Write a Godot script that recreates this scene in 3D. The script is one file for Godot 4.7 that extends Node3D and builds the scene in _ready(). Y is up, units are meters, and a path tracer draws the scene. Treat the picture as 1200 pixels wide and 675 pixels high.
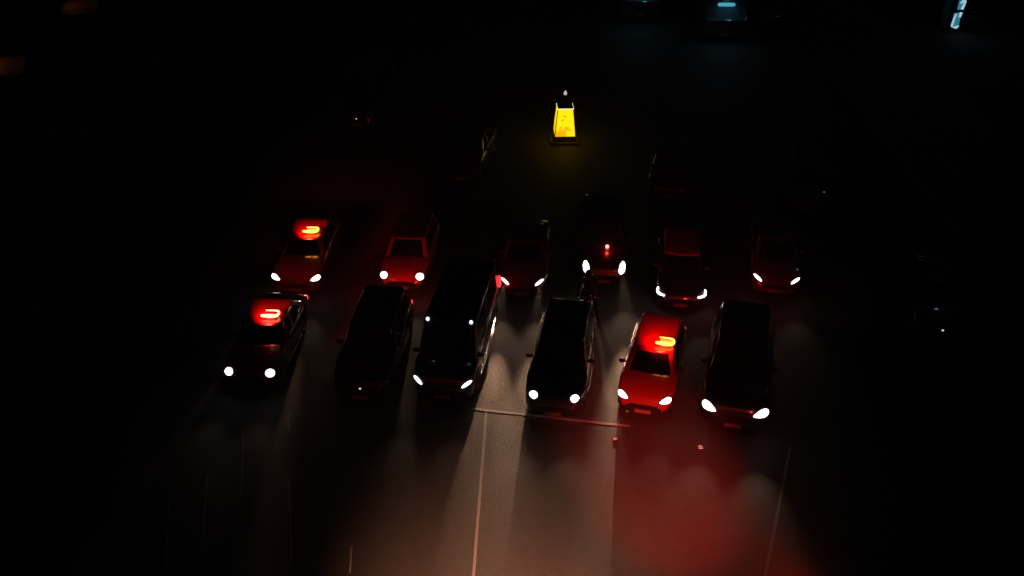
extends Node3D
# Night traffic queue at a red signal, seen from a high footbridge. Units are metres, the cars face +z.

const CAM_H := 19.2
const CAM_PITCH := 31.6
const CAM_F := 1200.0      # focal length in photo pixels (photo 1200 x 675)
var mats := {}
var taken := {}
var rng := RandomNumberGenerator.new()

func _ready() -> void:
	rng.seed = 4711
	# ---------------------------------------------------------------- camera
	var cam := Camera3D.new()
	cam.name = "camera"
	cam.fov = 31.42
	cam.near = 0.1
	cam.far = 900.0
	add_child(cam)
	cam.position = Vector3(0, CAM_H, 0)
	cam.rotation_degrees = Vector3(-CAM_PITCH, 0, 0)
	cam.current = true
	# ---------------------------------------------------------------- night sky
	var env := Environment.new()
	env.background_mode = Environment.BG_SKY
	var sky := Sky.new()
	var sm := ProceduralSkyMaterial.new()
	sm.sky_top_color = Color(0.02, 0.024, 0.05)
	sm.sky_horizon_color = Color(0.05, 0.05, 0.07)
	sm.ground_bottom_color = Color(0.02, 0.02, 0.03)
	sm.ground_horizon_color = Color(0.05, 0.05, 0.07)
	sky.sky_material = sm
	env.sky = sky
	env.background_energy_multiplier = 0.35
	env.tonemap_mode = Environment.TONE_MAPPER_LINEAR
	env.tonemap_exposure = 1.0
	env.fog_enabled = true
	env.fog_density = 0.0025
	env.fog_light_color = Color(0.8, 0.82, 0.85)
	env.sdfgi_enabled = true
	env.ssao_enabled = true
	env.ssil_enabled = true
	var we := WorldEnvironment.new()
	we.name = "night_environment"
	we.environment = env
	add_child(we)
	var moon := DirectionalLight3D.new()
	moon.name = "moon"
	moon.light_energy = 0.0005
	moon.light_color = Color(0.75, 0.83, 1.0)
	moon.light_angular_distance = 0.5
	moon.shadow_enabled = true
	add_child(moon)
	moon.rotation_degrees = Vector3(-50, 150, 0)
	# ---------------------------------------------------------------- setting
	build_ground()
	build_signal_gantry()
	build_street_lamp()
	# ---------------------------------------------------------------- vehicles, then the far things
	build_queue()
	build_far_cars()
	build_motorcycle()
	build_lantern_kiosk()
	build_buses()
	build_phone_booth()
	build_stalls()
	print("things ", get_child_count())

# ------------------------------------------------------------------ photo pixel -> point at a height
func px(x: float, y: float, h := 0.0) -> Vector3:
	var th := deg_to_rad(CAM_PITCH)
	var fwd := Vector3(0, -sin(th), -cos(th))
	var up := Vector3(0, cos(th), -sin(th))
	var d := Vector3(x - 600.0, 0, 0) - up * (y - 337.5) + fwd * CAM_F
	return Vector3(0, CAM_H, 0) + d * ((h - CAM_H) / d.y)

# ------------------------------------------------------------------ naming and tagging
func numbered(called: String) -> String:
	if not taken.has(called):
		taken[called] = 0
		return called
	taken[called] += 1
	return "%s_%03d" % [called, taken[called]]

func tag(o: Node, label: String, category: String, group := "") -> void:
	o.set_meta("label", label)
	o.set_meta("category", category)
	if group != "":
		o.set_meta("group", group)

func thing(called: String, label: String, category: String, at := Vector3.ZERO, turn := 0.0, group := "") -> Node3D:
	var o := Node3D.new()
	o.name = numbered(called)
	add_child(o)
	o.position = at
	o.rotation.y = turn
	tag(o, label, category, group)
	return o

func part(called: String, mesh: Mesh, m: Material, parent: Node, at := Vector3.ZERO, rot := Vector3.ZERO) -> MeshInstance3D:
	var o := MeshInstance3D.new()
	o.name = called
	o.mesh = mesh
	o.material_override = m
	o.position = at
	o.rotation = rot
	parent.add_child(o, true)
	return o

func structure(called: String, mesh: Mesh, m: Material, at := Vector3.ZERO) -> MeshInstance3D:
	var o := part(numbered(called), mesh, m, self, at)
	o.set_meta("kind", "structure")
	return o

# ------------------------------------------------------------------ materials (linear base colours in, sRGB stored)
func mat(key: String, c: Color, rough := 0.6, metal := 0.0, coat := 0.0) -> StandardMaterial3D:
	if mats.has(key):
		return mats[key]
	var m := StandardMaterial3D.new()
	m.albedo_color = c.linear_to_srgb()
	m.roughness = rough
	m.metallic = metal
	m.cull_mode = BaseMaterial3D.CULL_DISABLED
	if coat > 0.0:
		m.clearcoat_enabled = true
		m.clearcoat = coat
		m.clearcoat_roughness = 0.06
	mats[key] = m
	return m

func glow(key: String, c: Color, e: float) -> StandardMaterial3D:
	if mats.has(key):
		return mats[key]
	var m := StandardMaterial3D.new()
	m.albedo_color = Color(0.5, 0.5, 0.5)
	m.roughness = 0.3
	m.emission_enabled = true
	m.emission = c.linear_to_srgb()
	m.emission_energy_multiplier = e
	m.cull_mode = BaseMaterial3D.CULL_DISABLED
	mats[key] = m
	return m

func noise_tex(freq: float, octaves: int, a: Color, b: Color, sd: int, size := 512) -> NoiseTexture2D:
	var n := FastNoiseLite.new()
	n.seed = sd
	n.noise_type = FastNoiseLite.TYPE_SIMPLEX_SMOOTH
	n.frequency = freq
	n.fractal_octaves = octaves
	var t := NoiseTexture2D.new()
	t.width = size
	t.height = size
	t.seamless = true
	t.noise = n
	var g := Gradient.new()
	g.set_color(0, a)
	g.set_color(1, b)
	t.color_ramp = g
	return t

func bump_tex(freq: float, sd: int, strength: float) -> NoiseTexture2D:
	var n := FastNoiseLite.new()
	n.seed = sd
	n.frequency = freq
	n.fractal_octaves = 4
	var t := NoiseTexture2D.new()
	t.width = 512
	t.height = 512
	t.seamless = true
	t.as_normal_map = true
	t.bump_strength = strength
	t.noise = n
	return t

func paint(key: String, c: Color) -> StandardMaterial3D:
	return mat("paint_" + key, c, 0.32, 0.0, 1.0)

func glass() -> StandardMaterial3D:
	return mat("tinted_glass", Color(0.008, 0.009, 0.011), 0.05)

func rubber() -> StandardMaterial3D:
	return mat("rubber", Color(0.018, 0.018, 0.018), 0.85)

func trim() -> StandardMaterial3D:
	return mat("black_trim", Color(0.015, 0.015, 0.016), 0.5)

func chrome() -> StandardMaterial3D:
	return mat("chrome", Color(0.6, 0.6, 0.62), 0.18, 1.0)

func alloy() -> StandardMaterial3D:
	return mat("alloy", Color(0.32, 0.32, 0.34), 0.38, 1.0)

func white_paint() -> StandardMaterial3D:
	return mat("white_paint", Color(0.72, 0.72, 0.7), 0.6)

# ------------------------------------------------------------------ mesh helpers
func new_st() -> SurfaceTool:
	var st := SurfaceTool.new()
	st.begin(Mesh.PRIMITIVE_TRIANGLES)
	return st

func quad(st: SurfaceTool, a: Vector3, b: Vector3, c: Vector3, d: Vector3) -> void:
	for p in [a, b, c, a, c, d]:
		st.add_vertex(p)

func flat(st: SurfaceTool) -> ArrayMesh:
	st.generate_normals()
	return st.commit()

func soft(st: SurfaceTool) -> ArrayMesh:      # welds equal corners, so that the shading is smooth
	st.index()
	st.generate_normals()
	return st.commit()

func add_cbox(st: SurfaceTool, c: Vector3, s: Vector3, r := 0.01, basis := Basis.IDENTITY) -> void:
	# a box with chamfered edges
	st.set_smooth_group(-1)
	var h := s * 0.5
	var b := minf(r, minf(h.x, minf(h.y, h.z)) * 0.8)
	var f := func(sx: float, sy: float, sz: float, ax: int) -> Vector3:
		var p := Vector3(sx * (h.x - (0.0 if ax == 0 else b)), sy * (h.y - (0.0 if ax == 1 else b)), sz * (h.z - (0.0 if ax == 2 else b)))
		return c + basis * p
	for s1 in [-1.0, 1.0]:
		quad(st, f.call(s1, -1, -1, 0), f.call(s1, 1, -1, 0), f.call(s1, 1, 1, 0), f.call(s1, -1, 1, 0))
		quad(st, f.call(-1, s1, -1, 1), f.call(1, s1, -1, 1), f.call(1, s1, 1, 1), f.call(-1, s1, 1, 1))
		quad(st, f.call(-1, -1, s1, 2), f.call(1, -1, s1, 2), f.call(1, 1, s1, 2), f.call(-1, 1, s1, 2))
		for s2 in [-1.0, 1.0]:
			quad(st, f.call(s1, s2, -1, 0), f.call(s1, s2, 1, 0), f.call(s1, s2, 1, 1), f.call(s1, s2, -1, 1))
			quad(st, f.call(s1, -1, s2, 0), f.call(s1, 1, s2, 0), f.call(s1, 1, s2, 2), f.call(s1, -1, s2, 2))
			quad(st, f.call(-1, s1, s2, 1), f.call(1, s1, s2, 1), f.call(1, s1, s2, 2), f.call(-1, s1, s2, 2))
			for s3 in [-1.0, 1.0]:
				for p in [f.call(s1, s2, s3, 0), f.call(s1, s2, s3, 1), f.call(s1, s2, s3, 2)]:
					st.add_vertex(p)

func cbox(s: Vector3, r := 0.01, c := Vector3.ZERO) -> ArrayMesh:
	var st := new_st()
	add_cbox(st, c, s, r)
	return flat(st)

func add_tube(st: SurfaceTool, pts: Array, radii: Array, sides := 8, caps := true) -> void:
	var rings := []
	var up := Vector3.UP
	for i in pts.size():
		var a: Vector3 = pts[maxi(i - 1, 0)]
		var b: Vector3 = pts[mini(i + 1, pts.size() - 1)]
		var d := (b - a).normalized()
		if absf(d.dot(up)) > 0.95:
			up = Vector3.RIGHT if absf(d.dot(Vector3.RIGHT)) < 0.9 else Vector3.BACK
		var u := d.cross(up).normalized()
		var w := u.cross(d).normalized()
		up = w
		var r: float = radii[mini(i, radii.size() - 1)]
		var ring := []
		for k in sides:
			var t := TAU * k / sides
			ring.append(pts[i] + (u * cos(t) + w * sin(t)) * r)
		rings.append(ring)
	for i in pts.size() - 1:
		for k in sides:
			var k2 := (k + 1) % sides
			quad(st, rings[i][k], rings[i + 1][k], rings[i + 1][k2], rings[i][k2])
	if caps:
		for e in [0, pts.size() - 1]:
			for k in sides:
				for p in [pts[e], rings[e][k], rings[e][(k + 1) % sides]]:
					st.add_vertex(p)

func tube(pts: Array, radii: Array, sides := 8) -> ArrayMesh:
	var st := new_st()
	add_tube(st, pts, radii, sides)
	return soft(st)

func add_lathe(st: SurfaceTool, prof: Array, seg: int, axis := Basis.IDENTITY, at := Vector3.ZERO) -> void:
	# prof: Vector2(radius, height along the axis y)
	for i in prof.size() - 1:
		for k in seg:
			var t0 := TAU * k / seg
			var t1 := TAU * (k + 1) / seg
			var p := [prof[i], prof[i + 1]]
			var c := []
			for q in [[0, t0], [1, t0], [1, t1], [0, t1]]:
				var v: Vector2 = p[q[0]]
				c.append(at + axis * Vector3(v.x * cos(q[1]), v.y, v.x * sin(q[1])))
			quad(st, c[0], c[1], c[2], c[3])

func lathe(prof: Array, seg := 16, axis := Basis.IDENTITY) -> ArrayMesh:
	var st := new_st()
	add_lathe(st, prof, seg, axis)
	return soft(st)

func strip(a: Vector3, b: Vector3, w: float, y: float) -> ArrayMesh:
	# a painted line on the road from a to b with slightly worn edges
	var st := new_st()
	var d := (b - a).normalized()
	var s := Vector3(-d.z, 0, d.x) * w * 0.5
	var n := maxi(2, int(a.distance_to(b) / 0.25))
	var l := []
	var r := []
	for i in n + 1:
		var p := a.lerp(b, float(i) / n)
		p.y = y
		l.append(p - s * rng.randf_range(0.82, 1.08))
		r.append(p + s * rng.randf_range(0.82, 1.08))
	for i in n:
		quad(st, l[i], l[i + 1], r[i + 1], r[i])
	return flat(st)

# ------------------------------------------------------------------ ground
func build_ground() -> void:
	var soil := mat("ground_soil", Color(0.045, 0.042, 0.036), 0.95)
	soil.albedo_texture = noise_tex(0.02, 5, Color(0.7, 0.68, 0.62), Color(1, 1, 1), 5)
	soil.uv1_triplanar = true
	soil.uv1_world_triplanar = true
	soil.uv1_scale = Vector3.ONE * 0.21
	var g := PlaneMesh.new()
	g.size = Vector2(900, 900)
	structure("ground", g, soil, Vector3(0, -0.02, -200))
	var asph := mat("asphalt", Color(0.07, 0.066, 0.062), 0.72)
	asph.albedo_texture = noise_tex(0.012, 6, Color(0.84, 0.83, 0.82), Color(1, 1, 1), 11, 1024)
	asph.normal_enabled = true
	asph.normal_texture = bump_tex(0.16, 3, 5.0)
	asph.normal_scale = 0.3
	asph.uv1_triplanar = true
	asph.uv1_world_triplanar = true
	asph.uv1_scale = Vector3.ONE * 0.23
	asph.detail_enabled = true
	asph.detail_blend_mode = BaseMaterial3D.BLEND_MODE_MUL
	asph.detail_albedo = noise_tex(0.2, 3, Color(0.72, 0.72, 0.72, 0.8), Color(1, 1, 1, 0.8), 17)
	var road := PlaneMesh.new()
	road.size = Vector2(34, 110)
	structure("road", road, asph, Vector3(0.5, 0.0, -42))
	# pavements with kerbs on both sides of the road
	var paving := mat("paving", Color(0.17, 0.165, 0.155), 0.85)
	paving.albedo_texture = noise_tex(0.03, 4, Color(0.72, 0.72, 0.7), Color(1, 1, 1), 23)
	paving.uv1_triplanar = true
	paving.uv1_world_triplanar = true
	paving.uv1_scale = Vector3.ONE * 0.4
	for s in [-1.0, 1.0]:
		structure("pavement", cbox(Vector3(5.7, 0.14, 110), 0.02), paving, Vector3(0.5 + s * 20.0, 0.05, -42))
		structure("kerb", cbox(Vector3(0.24, 0.19, 110), 0.03), mat("kerb_stone", Color(0.14, 0.135, 0.13), 0.8), Vector3(0.5 + s * 17.0, 0.045, -42))
	# painted lines
	var wp := mat("road_paint", Color(0.5, 0.48, 0.44), 0.55)
	wp.albedo_texture = noise_tex(0.05, 5, Color(0.55, 0.53, 0.5), Color(1, 1, 1), 31)
	wp.uv1_triplanar = true
	wp.uv1_world_triplanar = true
	wp.uv1_scale = Vector3.ONE * 0.8
	var lines := [[570, 480, 553, 700], [926, 524, 894, 690], [285, 508, 283, 582], [243, 556, 237, 644], [338, 484, 338, 502], [339, 560, 341, 660], [198, 588, 194, 672], [412, 640, 410, 672]]
	for l in lines:
		var wide := 0.075 if l[0] in [570, 926] else 0.05
		structure("lane_line", strip(px(l[0], l[1]), px(l[2], l[3]), wide, 0.004), wp)
	var a := px(535, 477)
	var b := px(742, 500)
	var dir := (b - a).normalized()
	structure("stop_line", strip(a + dir * 0.5, b - dir * 0.1, 0.11, 0.008), wp)
	for p in [[721, 515], [821, 525]]:
		var stud := thing("road_stud", ("small white road stud in front of the dark tall car" if p[0] < 800 else "small white road stud in front of the large black car"), "road stud", px(p[0], p[1]) + Vector3(0, 0.004, 0), 0.1, "road studs in front of the queue")
		part("housing", cbox(Vector3(0.13, 0.03, 0.12), 0.012, Vector3(0, 0.015, 0)), white_paint(), stud)
		part("reflector", cbox(Vector3(0.1, 0.022, 0.02), 0.004, Vector3(0, 0.019, -0.062)), chrome(), stud)
		part("reflector", cbox(Vector3(0.1, 0.022, 0.02), 0.004, Vector3(0, 0.019, 0.062)), chrome(), stud)

# ------------------------------------------------------------------ lights of the junction, just below the frame
func spot(parent: Node, called: String, at: Vector3, to: Vector3, c: Color, e: float, angle: float, blend: float, size: float) -> SpotLight3D:
	var l := SpotLight3D.new()
	l.name = called
	l.light_color = c
	l.light_energy = e
	l.spot_angle = angle
	l.spot_angle_attenuation = blend
	l.spot_range = 80.0
	l.spot_attenuation = 2.0
	l.light_size = size
	l.shadow_enabled = true
	parent.add_child(l, true)
	l.position = at
	var d := (to - at).normalized()
	var u := Vector3.UP if absf(d.y) < 0.95 else Vector3.RIGHT
	l.basis = Basis.looking_at(d, u)
	return l

func omni(parent: Node, called: String, at: Vector3, c: Color, e: float, size: float) -> OmniLight3D:
	var l := OmniLight3D.new()
	l.name = called
	l.light_color = c
	l.light_energy = e
	l.omni_range = 40.0
	l.omni_attenuation = 2.0
	l.light_size = size
	l.shadow_enabled = true
	parent.add_child(l, true)
	l.position = at
	return l

func build_signal_gantry() -> void:
	var at := Vector3(0, 0, -9.6)
	var g := thing("signal_gantry", "grey steel gantry over the road carrying red traffic signals", "gantry", at)
	var steel := mat("galvanised_steel", Color(0.22, 0.225, 0.23), 0.5, 0.7)
	for x in [-15.0, 16.0]:
		part("post", tube([Vector3(x, -0.01, 0), Vector3(x, 7.2, 0)], [0.16, 0.12], 14), steel, g)
	part("beam", tube([Vector3(-15, 7.2, 0), Vector3(16, 7.2, 0)], [0.11], 12), steel, g)
	var red := glow("signal_red", Color(1.0, 0.03, 0.015), 12.0)
	var dark := glow("signal_off", Color(0.02, 0.02, 0.02), 0.0)
	for x in [-4.0, 5.2]:
		var h := part("signal_head", cbox(Vector3(0.36, 1.05, 0.2), 0.03, Vector3(x, 6.5, -0.05)), trim(), g)
		for k in 3:
			var y := 6.83 - 0.33 * k
			var st := new_st()
			add_lathe(st, [Vector2(0.0, 0.02), Vector2(0.09, 0.015), Vector2(0.13, 0.0)], 18, Basis(Vector3.RIGHT, -PI / 2))
			part("signal_lamp", soft(st), red if k == 0 else dark, h, Vector3(x, y, -0.155))
			var vis := new_st()
			for i in 10:
				var t0 := PI * i / 10.0
				var t1 := PI * (i + 1) / 10.0
				quad(vis, Vector3(cos(t0) * 0.15, sin(t0) * 0.15, 0), Vector3(cos(t1) * 0.15, sin(t1) * 0.15, 0), Vector3(cos(t1) * 0.15, sin(t1) * 0.15, -0.18), Vector3(cos(t0) * 0.15, sin(t0) * 0.15, -0.18))
			part("visor", soft(vis), trim(), h, Vector3(x, y, -0.15))
	var red_c := Color(1.0, 0.035, 0.02).linear_to_srgb()
	# the pool of red on the road, and the wide throw towards the drivers
	spot(g, "signal_pool", Vector3(5.2, 6.83, -0.36), px(772, 568) - at, red_c, 480.0, 12.5, 1.0, 0.12)
	spot(g, "signal_throw", Vector3(5.2, 6.83, -0.4), Vector3(5.0, 0.8, -27) - at, red_c, 16.0, 20.0, 1.0, 0.12)
	spot(g, "signal_throw", Vector3(-4.0, 6.83, -0.4), Vector3(-4.0, 0.8, -31) - at, red_c, 11.0, 16.0, 1.0, 0.12)

func build_street_lamp() -> void:
	var at := Vector3(-12.5, 0, -8.0)
	var t := thing("street_lamp", "tall grey street lamp with a long arm over the road", "street lamp", at)
	var steel := mat("galvanised_steel", Color(0.22, 0.225, 0.23), 0.5, 0.7)
	part("pole", tube([Vector3(0, -0.01, 0), Vector3(0, 8.6, 0)], [0.13, 0.08], 12), steel, t)
	part("arm", tube([Vector3(0, 8.55, 0), Vector3(0.5, 9.0, 0), Vector3(2, 9.3, 0), Vector3(12.4, 9.5, 0)], [0.07, 0.065, 0.06, 0.045], 10), steel, t)
	part("lamp_head", cbox(Vector3(0.75, 0.14, 0.3), 0.05, Vector3(12.6, 9.48, 0)), trim(), t)
	part("lamp_lens", cbox(Vector3(0.55, 0.03, 0.22), 0.01, Vector3(12.6, 9.39, 0)), glow("sodium", Color(1.0, 0.55, 0.25), 9.0), t)
	spot(t, "lamp_light", Vector3(12.6, 9.33, 0), px(605, 765) - at, Color(1.0, 0.36, 0.2).linear_to_srgb(), 720.0, 22.5, 1.0, 0.2)

# ------------------------------------------------------------------ cars
func curve(pts: Array, t: float) -> float:
	for i in pts.size() - 1:
		var a: Vector2 = pts[i]
		var b: Vector2 = pts[i + 1]
		if t <= b.x:
			var k := clampf((t - a.x) / maxf(b.x - a.x, 1e-5), 0, 1)
			# Catmull-Rom through the neighbours, for smooth sheet metal
			var p0: Vector2 = pts[maxi(i - 1, 0)]
			var p3: Vector2 = pts[mini(i + 2, pts.size() - 1)]
			var m0 := (b.y - p0.y) / maxf(b.x - p0.x, 1e-5) * (b.x - a.x)
			var m1 := (p3.y - a.y) / maxf(p3.x - a.x, 1e-5) * (b.x - a.x)
			var k2 := k * k
			var k3 := k2 * k
			return (2 * k3 - 3 * k2 + 1) * a.y + (k3 - 2 * k2 + k) * m0 + (3 * k2 - 2 * k3) * b.y + (k3 - k2) * m1
	return pts[-1].y

const STYLES := {
	"sedan": {"L": 4.45, "W": 1.74, "H": 1.45, "deck": [Vector2(-0.5, 0.5), Vector2(-0.485, 0.62), Vector2(-0.44, 0.69), Vector2(-0.34, 0.705), Vector2(0.24, 0.655), Vector2(0.36, 0.6), Vector2(0.43, 0.535), Vector2(0.475, 0.46), Vector2(0.5, 0.36)],
		"zb1": 0.235, "zt1": 0.095, "zb0": -0.365, "zt0": -0.235, "hl": 0.7, "wheel": 0.31, "wf": 0.315, "wr": -0.29, "belt": 0.66},
	"hatch": {"L": 3.95, "W": 1.7, "H": 1.52, "deck": [Vector2(-0.5, 0.45), Vector2(-0.49, 0.58), Vector2(-0.47, 0.64), Vector2(-0.3, 0.66), Vector2(0.26, 0.635), Vector2(0.37, 0.585), Vector2(0.44, 0.52), Vector2(0.48, 0.44), Vector2(0.5, 0.33)],
		"zb1": 0.265, "zt1": 0.115, "zb0": -0.475, "zt0": -0.4, "hl": 0.72, "wheel": 0.3, "wf": 0.325, "wr": -0.325, "belt": 0.63},
	"suv": {"L": 4.5, "W": 1.84, "H": 1.74, "deck": [Vector2(-0.5, 0.4), Vector2(-0.49, 0.55), Vector2(-0.475, 0.62), Vector2(-0.3, 0.63), Vector2(0.22, 0.605), Vector2(0.36, 0.565), Vector2(0.45, 0.51), Vector2(0.485, 0.43), Vector2(0.5, 0.32)],
		"zb1": 0.225, "zt1": 0.1, "zb0": -0.48, "zt0": -0.43, "hl": 0.8, "wheel": 0.35, "wf": 0.315, "wr": -0.305, "belt": 0.6},
	"van": {"L": 5.5, "W": 1.95, "H": 2.15, "deck": [Vector2(-0.5, 0.35), Vector2(-0.495, 0.5), Vector2(-0.485, 0.53), Vector2(-0.2, 0.53), Vector2(0.34, 0.525), Vector2(0.4, 0.505), Vector2(0.46, 0.45), Vector2(0.488, 0.38), Vector2(0.5, 0.27)],
		"zb1": 0.385, "zt1": 0.265, "zb0": -0.492, "zt0": -0.475, "hl": 0.8, "wheel": 0.34, "wf": 0.335, "wr": -0.3, "belt": 0.52},
}
const WIDTHS := [Vector2(-0.5, 0.76), Vector2(-0.485, 0.88), Vector2(-0.45, 0.95), Vector2(-0.34, 0.995), Vector2(0.0, 1.0), Vector2(0.3, 0.995), Vector2(0.41, 0.95), Vector2(0.46, 0.875), Vector2(0.485, 0.78), Vector2(0.5, 0.64)]

func section(s: Dictionary, t: float) -> Array:
	# the outline of the body at t (-0.5 rear .. 0.5 front), from the left sill over the top to the right sill
	var w: float = s.W * 0.5 * curve(WIDTHS, t)
	var top: float = s.H * curve(s.deck, t)
	var bot := 0.2 + 0.06 * smoothstep(0.4, 0.5, absf(t))
	for wz in [s.wf, s.wr]:
		var dz: float = (t - wz) * s.L
		var ra: float = s.wheel + 0.055
		if absf(dz) < ra:
			bot = maxf(bot, s.wheel + sqrt(ra * ra - dz * dz))
	bot = minf(bot, top - 0.1)
	var h := top - bot
	var half := [Vector2(w * 0.95, bot), Vector2(w * 0.985, bot + 0.28 * h), Vector2(w, bot + 0.52 * h), Vector2(w * 0.99, bot + 0.76 * h), Vector2(w * 0.945, bot + 0.92 * h), Vector2(w * 0.86, top - 0.012), Vector2(w * 0.5, top + 0.012), Vector2(0, top + 0.02)]
	var out := []
	for p in half:
		out.append(Vector2(-p.x, p.y))
	for i in range(6, -1, -1):
		out.append(half[i])
	return out

func lens_spot(s: Dictionary, x: float) -> float:
	# z where the front of the body rises to the height of the lamps at that x
	var t := 0.5
	while t > 0.3:
		var sec := section(s, t)
		for i in range(9, 13):
			var a: Vector2 = sec[i]
			var b: Vector2 = sec[i + 1]
			if x >= a.x and x <= b.x and lerpf(a.y, b.y, (x - a.x) / maxf(b.x - a.x, 1e-5)) > s.hl - 0.02:
				return t * s.L
		t -= 0.002
	return 0.46 * s.L

func grid_mesh(P: Array, N: Array, cells: Array) -> ArrayMesh:
	var st := new_st()
	for c in cells:
		var i: int = c[0]
		var j: int = c[1]
		for tri in [[[i, j], [i + 1, j], [i + 1, j + 1]], [[i, j], [i + 1, j + 1], [i, j + 1]]]:
			var a: Vector3 = P[tri[0][0]][tri[0][1]]
			var b: Vector3 = P[tri[1][0]][tri[1][1]]
			var d: Vector3 = P[tri[2][0]][tri[2][1]]
			var n: Vector3 = N[tri[0][0]][tri[0][1]] + N[tri[1][0]][tri[1][1]] + N[tri[2][0]][tri[2][1]]
			if (d - a).cross(b - a).dot(n) < 0:      # front faces run clockwise
				tri.reverse()
			for q in tri:
				st.set_normal(N[q[0]][q[1]])
				st.add_vertex(P[q[0]][q[1]])
	st.index()
	return st.commit()

var shell_cache := {}
func car_shell(key: String, s: Dictionary) -> Dictionary:
	if shell_cache.has(key):
		return shell_cache[key]
	var NZ := 88
	var P := []
	var T := []
	for i in NZ + 1:
		var t := -0.5 + float(i) / NZ
		T.append(t)
		var row := []
		for p in section(s, t):
			row.append(Vector3(p.x, p.y, t * s.L))
		P.append(row)
	var nj: int = P[0].size()
	var N := []
	for i in NZ + 1:
		var row := []
		for j in nj:
			var dz: Vector3 = P[mini(i + 1, NZ)][j] - P[maxi(i - 1, 0)][j]
			var dj: Vector3 = P[i][mini(j + 1, nj - 1)] - P[i][maxi(j - 1, 0)]
			row.append(dj.cross(dz).normalized() * -1.0)
		N.append(row)
	for i in NZ + 1:
		for j in nj:
			if N[i][j].dot(Vector3(P[i][j].x, P[i][j].y - 0.3 * s.H, signf(T[i]) * maxf(0.0, absf(T[i]) - 0.4) * s.L * 3.0)) < 0:
				N[i][j] = -N[i][j]
	var sets := {"body": [], "hood": [], "trunk_lid": [], "fl": [], "fr": [], "rl": [], "rr": [], "dl0": [], "dl1": [], "dr0": [], "dr1": []}
	var mid: float = (s.zb1 + s.wr) * 0.5 - 0.005
	for i in NZ:
		var t: float = (T[i] + T[i + 1]) * 0.5
		for j in nj - 1:
			var up := mini(j, nj - 2 - j)      # 0 at the sill .. 6 at the centre
			var where := "body"
			if up >= 5 and t > s.zb1 + 0.01 and t < 0.455:
				where = "hood"
			elif up >= 5 and t < s.zb0 - 0.005 and t > -0.488:
				where = "trunk_lid"
			elif t > 0.415 and up <= 1:
				where = "fl" if j < nj / 2 else "fr"
			elif t < -0.44 and up <= 1:
				where = "rl" if j < nj / 2 else "rr"
			elif up >= 1 and up <= 4:
				var d := ""
				if t < s.zb1 and t > mid + 0.006:
					d = "0"
				elif t < mid - 0.006 and t > s.wr + 0.085:
					d = "1"
				if d != "":
					where = ("dl" if j < nj / 2 else "dr") + d
			sets[where].append([i, j])
	var r := {"P": P, "N": N}
	for k in sets:
		if not sets[k].is_empty():
			r[k] = grid_mesh(P, N, sets[k])
	# closing faces of nose and tail, sub-frame between the wheels
	for e in [0, NZ]:
		var st := new_st()
		var nrm := Vector3(0, 0, 1 if e == NZ else -1)
		for j in nj / 2:
			var q := [P[e][j], P[e][j + 1], P[e][nj - 2 - j], P[e][nj - 1 - j]]
			for tri in [[0, 1, 2], [0, 2, 3]]:
				if (q[tri[2]] - q[tri[0]]).cross(q[tri[1]] - q[tri[0]]).dot(nrm) < 0:
					tri.reverse()
				for v in tri:
					st.set_normal(nrm)
					st.add_vertex(q[v])
		r["nose" if e == NZ else "tail"] = st.commit()
	# cabin: rings of points from the belt line to the roof
	var base := ring(s.zb0 * s.L, s.zb1 * s.L, s.W * 0.5 * 0.9, 0.13, 0.10)
	var top := ring(s.zt0 * s.L, s.zt1 * s.L, s.W * 0.5 * (0.72 if key != "van" else 0.82), 0.16, 0.05)
	var nk := base.size()
	var VR := [0.0, 0.05, 0.2, 0.4, 0.6, 0.78, 0.92, 1.0]
	var G := []
	for v in VR:
		var row := []
		for k in nk + 1:
			var b: Vector2 = base[k % nk]
			var c: Vector2 = top[k % nk]
			var yb: float = s.H * curve(s.deck, clampf(b.y / s.L, -0.49, 0.49)) - 0.03
			var p := Vector3(lerpf(b.x, c.x, pow(v, 1.15)), lerpf(yb, s.H - 0.055, v), lerpf(b.y, c.y, v))
			row.append(p)
		G.append(row)
	for sc in [0.93, 0.78, 0.5, 0.22, 0.0]:
		var row := []
		var cz: float = (s.zt0 + s.zt1) * 0.5 * s.L
		for k in nk + 1:
			var c: Vector2 = top[k % nk]
			row.append(Vector3(c.x * sc, s.H - 0.055 + 0.055 * (1.0 - pow(sc, 3.0)), cz + (c.y - cz) * sc))
		G.append(row)
	var GN := []
	for i in G.size():
		var row := []
		for k in nk + 1:
			var a: Vector3 = G[mini(i + 1, G.size() - 1)][k] - G[maxi(i - 1, 0)][k]
			var b: Vector3 = G[i][(k + 1) % nk] - G[i][(k - 1 + nk) % nk]
			var n := a.cross(b)
			n = Vector3.UP if n.length() < 1e-6 else n.normalized()
			if n.dot(Vector3(G[i][k].x, 0.4, G[i][k].z - (s.zt0 + s.zt1) * 0.5 * s.L)) < 0:
				n = -n
			row.append(n)
		GN.append(row)
	var gs := {"roof": [], "frame": [], "windshield": [], "rear_window": [], "wl0": [], "wl1": [], "wr0": [], "wr1": [], "pl": [], "pr": []}
	for i in G.size() - 1:
		for k in nk:
			var where := "roof" if i >= 6 else "frame"
			if i >= 1 and i <= 5:
				if k < 8:
					where = "windshield"
				elif k >= 26 and k < 34:
					where = "rear_window" if i >= 2 else "frame"
				elif k >= 11 and k < 23:
					var q := k - 11
					where = "wl0" if q < 5 else ("pl" if q < 6 else ("wl1" if q < 11 else "frame"))
				elif k >= 37 and k < 49:
					var q := 48 - k
					where = "wr0" if q < 5 else ("pr" if q < 6 else ("wr1" if q < 11 else "frame"))
			gs[where].append([i, k])
	for k in gs:
		r[k] = grid_mesh(G, GN, gs[k])
	shell_cache[key] = r
	return r

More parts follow.
